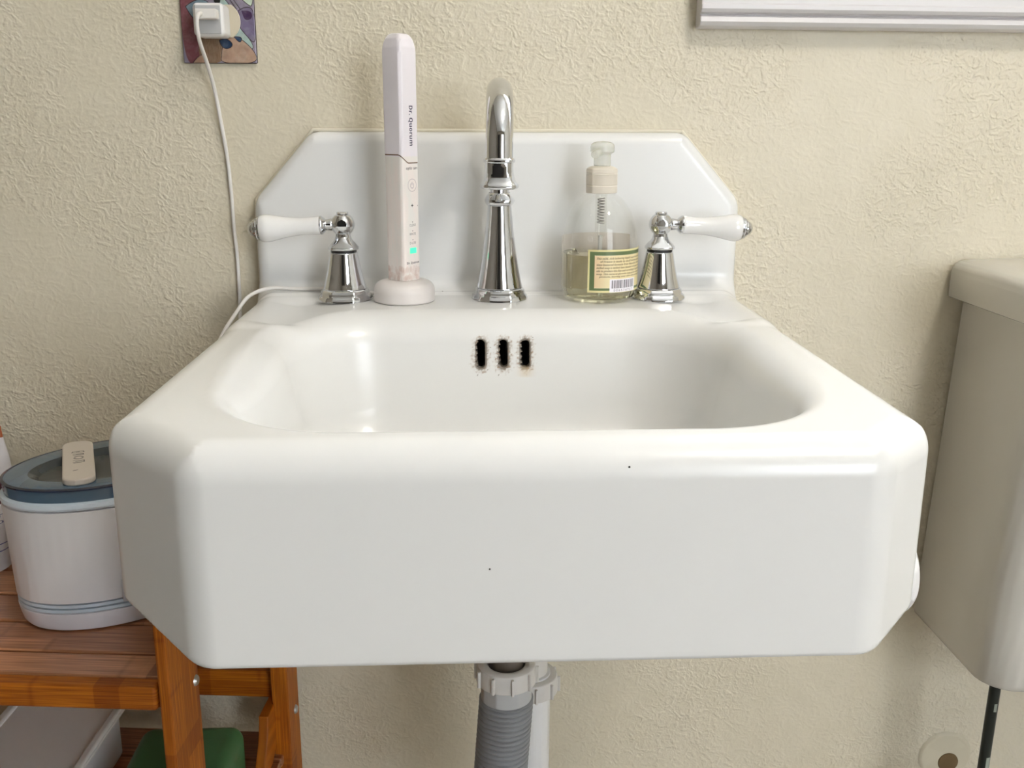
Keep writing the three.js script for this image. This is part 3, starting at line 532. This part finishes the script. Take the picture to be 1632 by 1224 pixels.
// ------------------------------------------------------------------ toilet tank and what shows under it
{
  const t = thing('toilet_tank', 'white toilet tank with overhanging lid on the right', 'toilet', [0.742, DECK, 0]);
  const hw = 0.252;
  const ringR = (w, z0, z1, r, y, n = 10) => { const out = [], c = (cx, cz, a0) => { for (let i = 0; i <= n; i++) { const a = a0 + i / n * Math.PI / 2; out.push(V(cx + r * Math.cos(a), y, cz + r * Math.sin(a))); } };
    c(-w + 0.006, z0 + 0.006, Math.PI * 0.5 + Math.PI); out.length = 0; const s = 0.004;
    const corner = (cx, cz, a0, rr) => { for (let i = 0; i <= n; i++) { const a = a0 - i / n * Math.PI / 2; out.push(V(cx + rr * Math.cos(a), y, cz + rr * Math.sin(a))); } };
    corner(-w + s, z0 + s, -Math.PI / 2, s); corner(-w + r, z1 - r, Math.PI, r); corner(w - r, z1 - r, Math.PI / 2, r); corner(w - s, z0 + s, 0, s); return out; };
  const rings = []; const yb = -0.382;
  for (let j = 0; j <= 8; j++) { const a = j / 8 * Math.PI / 2, q = 0.009 * (1 - Math.sin(a)); rings.push(ringR(hw + 0.013 - q, 0.004, 0.176 - q, 0.034, yb + 0.009 * (1 - Math.cos(a)))); }
  for (let j = 1; j <= 6; j++) rings.push(ringR(hw + 0.013 - 0.015 * j / 6, 0.004, 0.176 + 0.006 * j / 6, 0.034, yb + 0.009 + 0.357 * j / 6));
  part('tank', loft(rings, { crease: 0.5 }), tankM, t);
  const lr = []; const lw = 0.2665, lz = 0.208;
  for (const [q, y] of [[0.006, -0.0125], [0.002, -0.0122], [0.0005, -0.011], [0, -0.008], [0, 0.014], [0.001, 0.019], [0.004, 0.0235], [0.009, 0.0262], [0.016, 0.0275], [0.05, 0.0285]]) lr.push(ringR(lw - q, 0.003, lz - q, 0.022, y));
  part('lid', loft(lr, { crease: 0.6 }), tankM, t, 'white overhanging tank lid');
}
{
  const s = thing('supply_pipe', 'dark green-black supply pipe below the toilet tank', 'pipe', [0.5185, DECK - 0.56, 0.118]);
  const dk = std(lin(0.018, 0.022, 0.018), 0.35, { metalness: 0.3 });
  part('riser', tube([[0, -0.02, 0], [0, 0.05, 0], [0.0005, 0.12, 0], [0.0012, 0.19, 0]], 0.0057, 40, 20), dk, s);
  const v = creasedLathe([[0, -0.03], [0.011, -0.03], [0.012, -0.012], [0.010, 0.012], [0.0075, 0.022], [0, 0.022]], 0.5, 32); v.translate(0, -0.012, 0);
  const hnd = creasedLathe([[0, 0], [0.008, 0], [0.009, 0.018], [0, 0.02]], 0.5, 24); hnd.rotateZ(Math.PI / 2); hnd.translate(-0.006, -0.008, 0);
  part('shutoff_valve', mergeGeometries([v, hnd]), dk, s);
  part('paint_chip', rbox(0.0042, 0.016, 0.0016, 0.0007, 0.001, 0.062, 0.0050), std(lin(0.3, 0.33, 0.28), 0.7), s);
  part('paint_chip', rbox(0.0034, 0.010, 0.0016, 0.0007, 0.001, 0.130, 0.0050), std(lin(0.3, 0.33, 0.28), 0.7), s);
}
{
  const e = thing('wall_flange', 'round painted flange with a rusty centre low on the wall', 'flange', [0.5400, DECK - 0.574, 0.0005]);
  const g = creasedLathe(profile([[0, 0.002], [0.012, 0.0022], [0.02, 0.0018], [0.0225, 0.0026, 0.001], [0.0240, 0.0014, 0.001], [0.0248, 0]]).reverse(), 0.6, 56); g.rotateX(Math.PI / 2);
  g.scale(1.3, 1.3, 1); part('flange_ring', g, std(0xd2c9b2, 0.5), e);
  const r = creasedLathe([[0.013, 0], [0.012, 0.0034], [0.004, 0.0045], [0, 0.0045]], 0.5, 32); r.rotateX(Math.PI / 2); const m = part('rusty_stub', r, std(lin(0.17, 0.11, 0.05), 0.9), e, 'rusty stub'); m.position.set(0.004, -0.008, 0);
}

// ------------------------------------------------------------------ bamboo shelf
const SY = DECK - 0.28, RX = -0.095;
const shelf = thing('bamboo_shelf', 'slatted bamboo shelf unit left of the sink', 'shelf', [-0.284, SY, 0.289], RX);
function woodBox(w, h, d, r, along, s = 1) {              // box with grain running along its long side, uv in metres
  const g = rbox(w, h, d, r), p = g.attributes.position, n = g.attributes.normal, uv = g.attributes.uv; const o = rnd();
  for (let i = 0; i < p.count; i++) {
    const P = [p.getX(i), p.getY(i), p.getZ(i)], N = [Math.abs(n.getX(i)), Math.abs(n.getY(i)), Math.abs(n.getZ(i))];
    const ax = ['x', 'y', 'z'].indexOf(along), m = N.indexOf(Math.max(...N));
    const c = [0, 1, 2].find((k) => k !== ax && k !== m);
    uv.setXY(i, P[ax] * 2.2 + o, P[c] * 9 * s + o);
  }
  return g;
}
{
  const L = 0.40;
  // upper shelf: front beam, slats, rear beam (local x runs left from the right end, local z back from the front)
  const put = (name, g, m, x, y, z, parent = shelf) => { const q = part(name, g, m, parent); q.position.set(x, y, z); return q; };
  put('front_beam', woodBox(L, 0.0215, 0.017, 0.0035, 'x'), bambooM, -L / 2 - 0.004, -0.0102, -0.0012);
  put('rear_beam', woodBox(L, 0.024, 0.016, 0.003, 'x'), bambooM, -L / 2 - 0.004, -0.022, -0.24);
  for (let i = 0; i < 5; i++) put('slat', woodBox(L, 0.008, i === 0 ? 0.0350 : 0.0492, 0.0024, 'x', 0.7), slatM, -L / 2 - 0.004, -0.0043, i === 0 ? -0.0285 : -0.0285 - 0.0442 - (i - 1) * 0.0524);
  put('side_rail', woodBox(0.016, 0.020, 0.20, 0.003, 'z'), bambooM, -0.014, -0.0225, -0.115);
  // right front leg, wide in depth, with a screw in its outer face
  const lh = 0.66; // runs from the floor up past the shelf
  const leg = put('leg', woodBox(0.0095, lh, 0.062, 0.0018, 'y'), bambooM, 0.0035, -0.52 + lh / 2, -0.022);
  const screwG = creasedLathe(profile([[0.0002, 0.0024], [0.0036, 0.0022], [0.0048, 0.0008, 0.0006], [0.0050, 0]]).reverse(), 0.6, 28); screwG.rotateZ(-Math.PI / 2);
  const sock = creasedLathe([[0.0018, 0], [0.0018, 0.003], [0, 0.003]], 0.5, 6); sock.rotateZ(-Math.PI / 2);
  const steel = std(lin(0.5, 0.5, 0.48), 0.3, { metalness: 1 });
  const sc = part('screw', screwG, steel, leg); sc.position.set(0.00475, -0.0235 - (-0.52 + lh / 2), -0.0235);
  // left legs carry the other end, outside the frame
  put('leg', woodBox(0.0095, lh, 0.062, 0.0018, 'y'), bambooM, -L - 0.012, -0.52 + lh / 2, -0.022);
  put('leg', woodBox(0.014, 0.50, 0.038, 0.002, 'y'), bambooM, -L - 0.012, -0.27, -0.232);
  // rear right leg, rail and curved bracket
  const rl = put('leg', woodBox(0.0185, 0.505, 0.040, 0.002, 'y'), bambooM, 0.0265, -0.2675, -0.2415);
  const s2 = part('screw', screwG, steel, rl); s2.position.set(0.00925, -0.1795 + 0.2675, -0.004);
  put('rear_rail', woodBox(L, 0.031, 0.014, 0.0025, 'x'), bambooM, -L / 2 + 0.0185, -0.145, -0.243);
  const s = new THREE.Shape(); s.moveTo(-0.004, 0); s.quadraticCurveTo(0.004, -0.034, 0.040, -0.0596); s.lineTo(0.086, -0.0596); s.quadraticCurveTo(0.050, -0.036, 0.046, 0); s.closePath();
  const bg = new THREE.ExtrudeGeometry(s, { depth: 0.008, bevelEnabled: true, bevelThickness: 0.001, bevelSize: 0.001, bevelSegments: 2, curveSegments: 16 }); bg.rotateY(-Math.PI / 2); // shape x -> +z
  put('bracket', bg, bambooM, 0.019, -0.160, -0.245);
  // lower shelf
  for (let i = 0; i < 5; i++) put('slat', woodBox(L + 0.03, 0.011, 0.05, 0.0022, 'x', 0.7), slatM, -L / 2 + 0.012, -0.2258 - 0.0, -0.028 - i * 0.0525);
}
// ------------------------------------------------------------------ things on the shelf
{
  const phi = -0.61, A = 0.095, B = 0.068;
  const c = thing('ultrasonic_cleaner', 'oval white ultrasonic cleaner with translucent blue lid on the upper shelf', 'cleaner', [-0.3665, SY + 0.0005, 0.1265]);
  const R = (k, y) => ellipseRing(A + k, B + k, y, phi);
  const bodyM = std(lin(0.70, 0.68, 0.68), 0.33), baseM = std(lin(0.74, 0.73, 0.76), 0.35), grey = std(lin(0.25, 0.29, 0.32), 0.4), pale = std(lin(0.55, 0.63, 0.70), 0.35);
  part('base', loft([R(-0.012, 0), R(-0.0075, 0.0008), R(-0.005, 0.004), R(-0.0035, 0.010), R(-0.002, 0.0185), R(-0.0035, 0.0188)], { crease: 0.5 }), baseM, c);
  for (const [y0, y1, m, k, nm] of [[0.0185, 0.0198, grey, -0.0042, 'groove'], [0.0198, 0.0232, pale, -0.0022, 'trim_band'], [0.0232, 0.0244, grey, -0.0042, 'groove'], [0.0244, 0.0278, pale, -0.0020, 'trim_band'], [0.0278, 0.0291, grey, -0.004, 'groove']]) part(nm, loft([R(k - 0.004, y0), R(k, y0 + 0.0003), R(k, y1 - 0.0003), R(k - 0.004, y1)], { capBottom: false, capTop: false, crease: 0.5 }), m, c);
  part('body', loft([R(-0.005, 0.0291), R(-0.0015, 0.0293), R(0, 0.07), R(0.0015, 0.1162), R(-0.002, 0.1170)], { crease: 0.5 }), bodyM, c);
  part('rim', loft([R(-0.002, 0.1176), R(0.0012, 0.1178), R(0.0022, 0.1200), R(0.0018, 0.1235), R(-0.0015, 0.1248)], { crease: 0.5 }), std(lin(0.60, 0.68, 0.75), 0.3), c, 'pale blue rim');
  part('tank_well', loft([R(-0.014, 0.1248), R(-0.014, 0.1252), R(-0.03, 0.1253)], { crease: 0.5 }), std(lin(0.05, 0.055, 0.055), 0.3, { metalness: 0.4 }), c, 'dark inner basin');
  const blue = std(lin(0.13, 0.22, 0.32), 0.12, { transmission: 0.5, thickness: 0, side: THREE.DoubleSide, clearcoat: 0.5, clearcoatRoughness: 0.06 });
  const lid = part('lid', loft([R(-0.0015, 0.1249), R(-0.0008, 0.1300), R(-0.0006, 0.1355), R(-0.002, 0.1372), R(-0.006, 0.1378), R(-0.0225, 0.1372)], { capBottom: false, capTop: false, crease: 0.5 }), blue, c, 'translucent blue lid with recessed centre');
  part('lid_dish', loft([R(-0.0225, 0.1372), R(-0.026, 0.1362), R(-0.031, 0.1322), R(-0.045, 0.1312)], { capBottom: false, crease: 0.5 }), std(lin(0.035, 0.045, 0.05), 0.2, { transmission: 0.2, thickness: 0 }), lid, 'darker recessed oval of the lid');
  part('lid_bead', loft([R(-0.0008, 0.1352), R(0.0004, 0.1358), R(0.0004, 0.1368), R(-0.0024, 0.1376)], { capBottom: false, capTop: false }), std(lin(0.01, 0.015, 0.04), 0.2), lid, 'dark edge of the lid');
  const cl = canvasOf(256, 1024, (k) => {
    k.fillStyle = '#cdc2b6'; k.fillRect(0, 0, 256, 1024); k.strokeStyle = '#55504c'; k.lineWidth = 9; k.lineCap = 'round';
    const L = (...a) => { k.beginPath(); k.moveTo(a[0], a[1]); for (let i = 2; i < a.length; i += 2) k.lineTo(a[i], a[i + 1]); k.stroke(); };
    k.save(); k.translate(20, 0);
    L(70, 300, 60, 330, 100, 330); L(80, 300, 150, 300, 156, 330); L(100, 318, 120, 310); L(110, 335, 150, 325);
    L(70, 370, 150, 370, 150, 400, 70, 400); L(95, 385, 150, 385);
    k.lineWidth = 16; k.beginPath(); k.ellipse(112, 470, 36, 34, 0, 0.5, 2.8); k.stroke(); k.beginPath(); k.ellipse(112, 470, 36, 34, 0, 3.7, 5.9); k.stroke(); k.lineWidth = 9;
    L(70, 545, 154, 545, 154, 590, 70, 590); L(90, 566, 154, 566); L(75, 606, 130, 606);
    k.lineWidth = 12; L(70, 790, 100, 782); k.restore();
  });
  const cg = (() => { const s = new THREE.Shape(), hw = 0.0122, hl = 0.055, q = 0.009; s.moveTo(-hw, -hl + q); s.quadraticCurveTo(-hw, -hl, -hw + q, -hl - 0.002); s.lineTo(hw - q, -hl - 0.002); s.quadraticCurveTo(hw, -hl, hw, -hl + q); s.lineTo(hw, hl - q); s.quadraticCurveTo(hw, hl, hw - q, hl + 0.002); s.lineTo(-hw + q, hl + 0.002); s.quadraticCurveTo(-hw, hl, -hw, hl - q); s.closePath();
    const g = new THREE.ExtrudeGeometry(s, { depth: 0.003, bevelEnabled: true, bevelThickness: 0.0014, bevelSize: 0.0014, bevelSegments: 3, curveSegments: 8 }); const p = g.attributes.position, uv = g.attributes.uv; for (let i = 0; i < p.count; i++) uv.setXY(i, clamp(p.getX(i) / 0.028 + 0.5, 0, 1), clamp(p.getY(i) / 0.118 + 0.5, 0, 1)); g.rotateX(-Math.PI / 2); return g; })();
  const clip = part('lid_handle', cg, std(0xffffff, 0.45, { map: texture(cl) }), lid, 'white handle bar with a stamped logo'); clip.position.set(-0.0255, 0.1392, 0.0130); clip.rotation.y = 0.36;
  const btn = rbox(0.034, 0.022, 0.0022, 0.001); const b = part('button_panel', btn, std(lin(0.45, 0.47, 0.5), 0.4), c, 'grey button panel'); b.position.set(0.0395, 0.0402, 0.0655); b.rotation.y = 0.46;
  const dot = part('button_dot', rbox(0.0032, 0.0032, 0.001, 0.0004), std(lin(0.02, 0.02, 0.03), 0.4), b); dot.position.set(-0.008, 0.001, 0.0012);
}
{
  const p = thing('detergent_pouch', 'white pouch with navy and maroon printing behind the oval cleaner', 'pouch', [-0.5725, SY + 0.0005, 0.052]);
  const cv = canvasOf(512, 768, (c) => {
    c.fillStyle = '#d8d4d6'; c.fillRect(0, 0, 512, 768); c.fillStyle = '#a4552c'; c.fillRect(0, 0, 512, 60);
    c.fillStyle = '#12163c'; c.beginPath(); c.moveTo(0, 120); c.lineTo(440, 100); c.quadraticCurveTo(490, 200, 486, 300); c.lineTo(0, 300); c.fill();
    c.fillStyle = '#3c1018'; c.fillRect(0, 290, 492, 110); c.fillStyle = '#e9dcd6'; c.font = 'bold 84px sans-serif'; c.textAlign = 'right'; c.fillText('ITE', 482, 372);
    c.fillStyle = '#4a4a70'; c.font = '30px sans-serif'; c.fillText('th', 490, 470); c.fillText('of', 494, 505); c.strokeStyle = '#5a5a90'; c.lineWidth = 5; c.beginPath(); c.arc(470, 640, 20, 0, 7); c.stroke();
  });
  const rings = []; for (let j = 0; j <= 14; j++) { const v = j / 14, d = 0.034 * Math.pow(1 - v, 0.7) + 0.002, w = mix(0.066, 0.078, sstep(0, 0.6, v)) * (1 - 0.06 * sstep(0.72, 1, v)); const r = []; for (let i = 0; i < 48; i++) { const t = -Math.PI / 2 + i / 48 * Math.PI * 2, s = Math.sin(t), q = Math.cos(t); r.push(V(Math.sign(s) * Math.pow(Math.abs(s), 0.5) * w, v * 0.150, Math.sign(q) * Math.pow(Math.abs(q), 0.9) * d)); } rings.push(r); }
  const g = loft(rings, { crease: 0.6 }); { const q = g.attributes.position, uv = g.attributes.uv; for (let i = 0; i < q.count; i++) uv.setXY(i, clamp(q.getX(i) / 0.158 + 0.5, 0, 1), clamp(q.getY(i) / 0.150, 0, 1)); }
  part('pouch_body', g, std(0xffffff, 0.35, { map: texture(cv) }), p);
}
{
  const b = thing('storage_box', 'white plastic storage box with raised lid rim under the upper shelf', 'box', [-0.4675, DECK - 0.4997, 0.165], RX * 0.6);
  part('box_body', rbox(0.108, 0.056, 0.21, 0.008, 0, 0.028, 0), whitePlasticM, b);
  const lid = part('lid', mergeGeometries([rbox(0.122, 0.006, 0.226, 0.0028, 0, 0.0585, 0), rbox(0.009, 0.006, 0.226, 0.0028, 0.0565, 0.0622, 0), rbox(0.009, 0.006, 0.226, 0.0028, -0.0565, 0.0622, 0), rbox(0.122, 0.006, 0.009, 0.0028, 0, 0.0622, 0.1085), rbox(0.122, 0.006, 0.009, 0.0028, 0, 0.0622, -0.1085)]), std(lin(0.86, 0.83, 0.79), 0.4), b);
}
{
  const b = thing('green_box', 'dark green box with rounded edges behind the front shelf leg', 'box', [-0.3195, DECK - 0.4997, 0.162], 0.0);
  part('box_body', rbox(0.104, 0.060, 0.124, 0.014, 0, 0.030, 0, 6), std(lin(0.065, 0.19, 0.075), 0.4), b);
}
renderer.render(scene, camera);
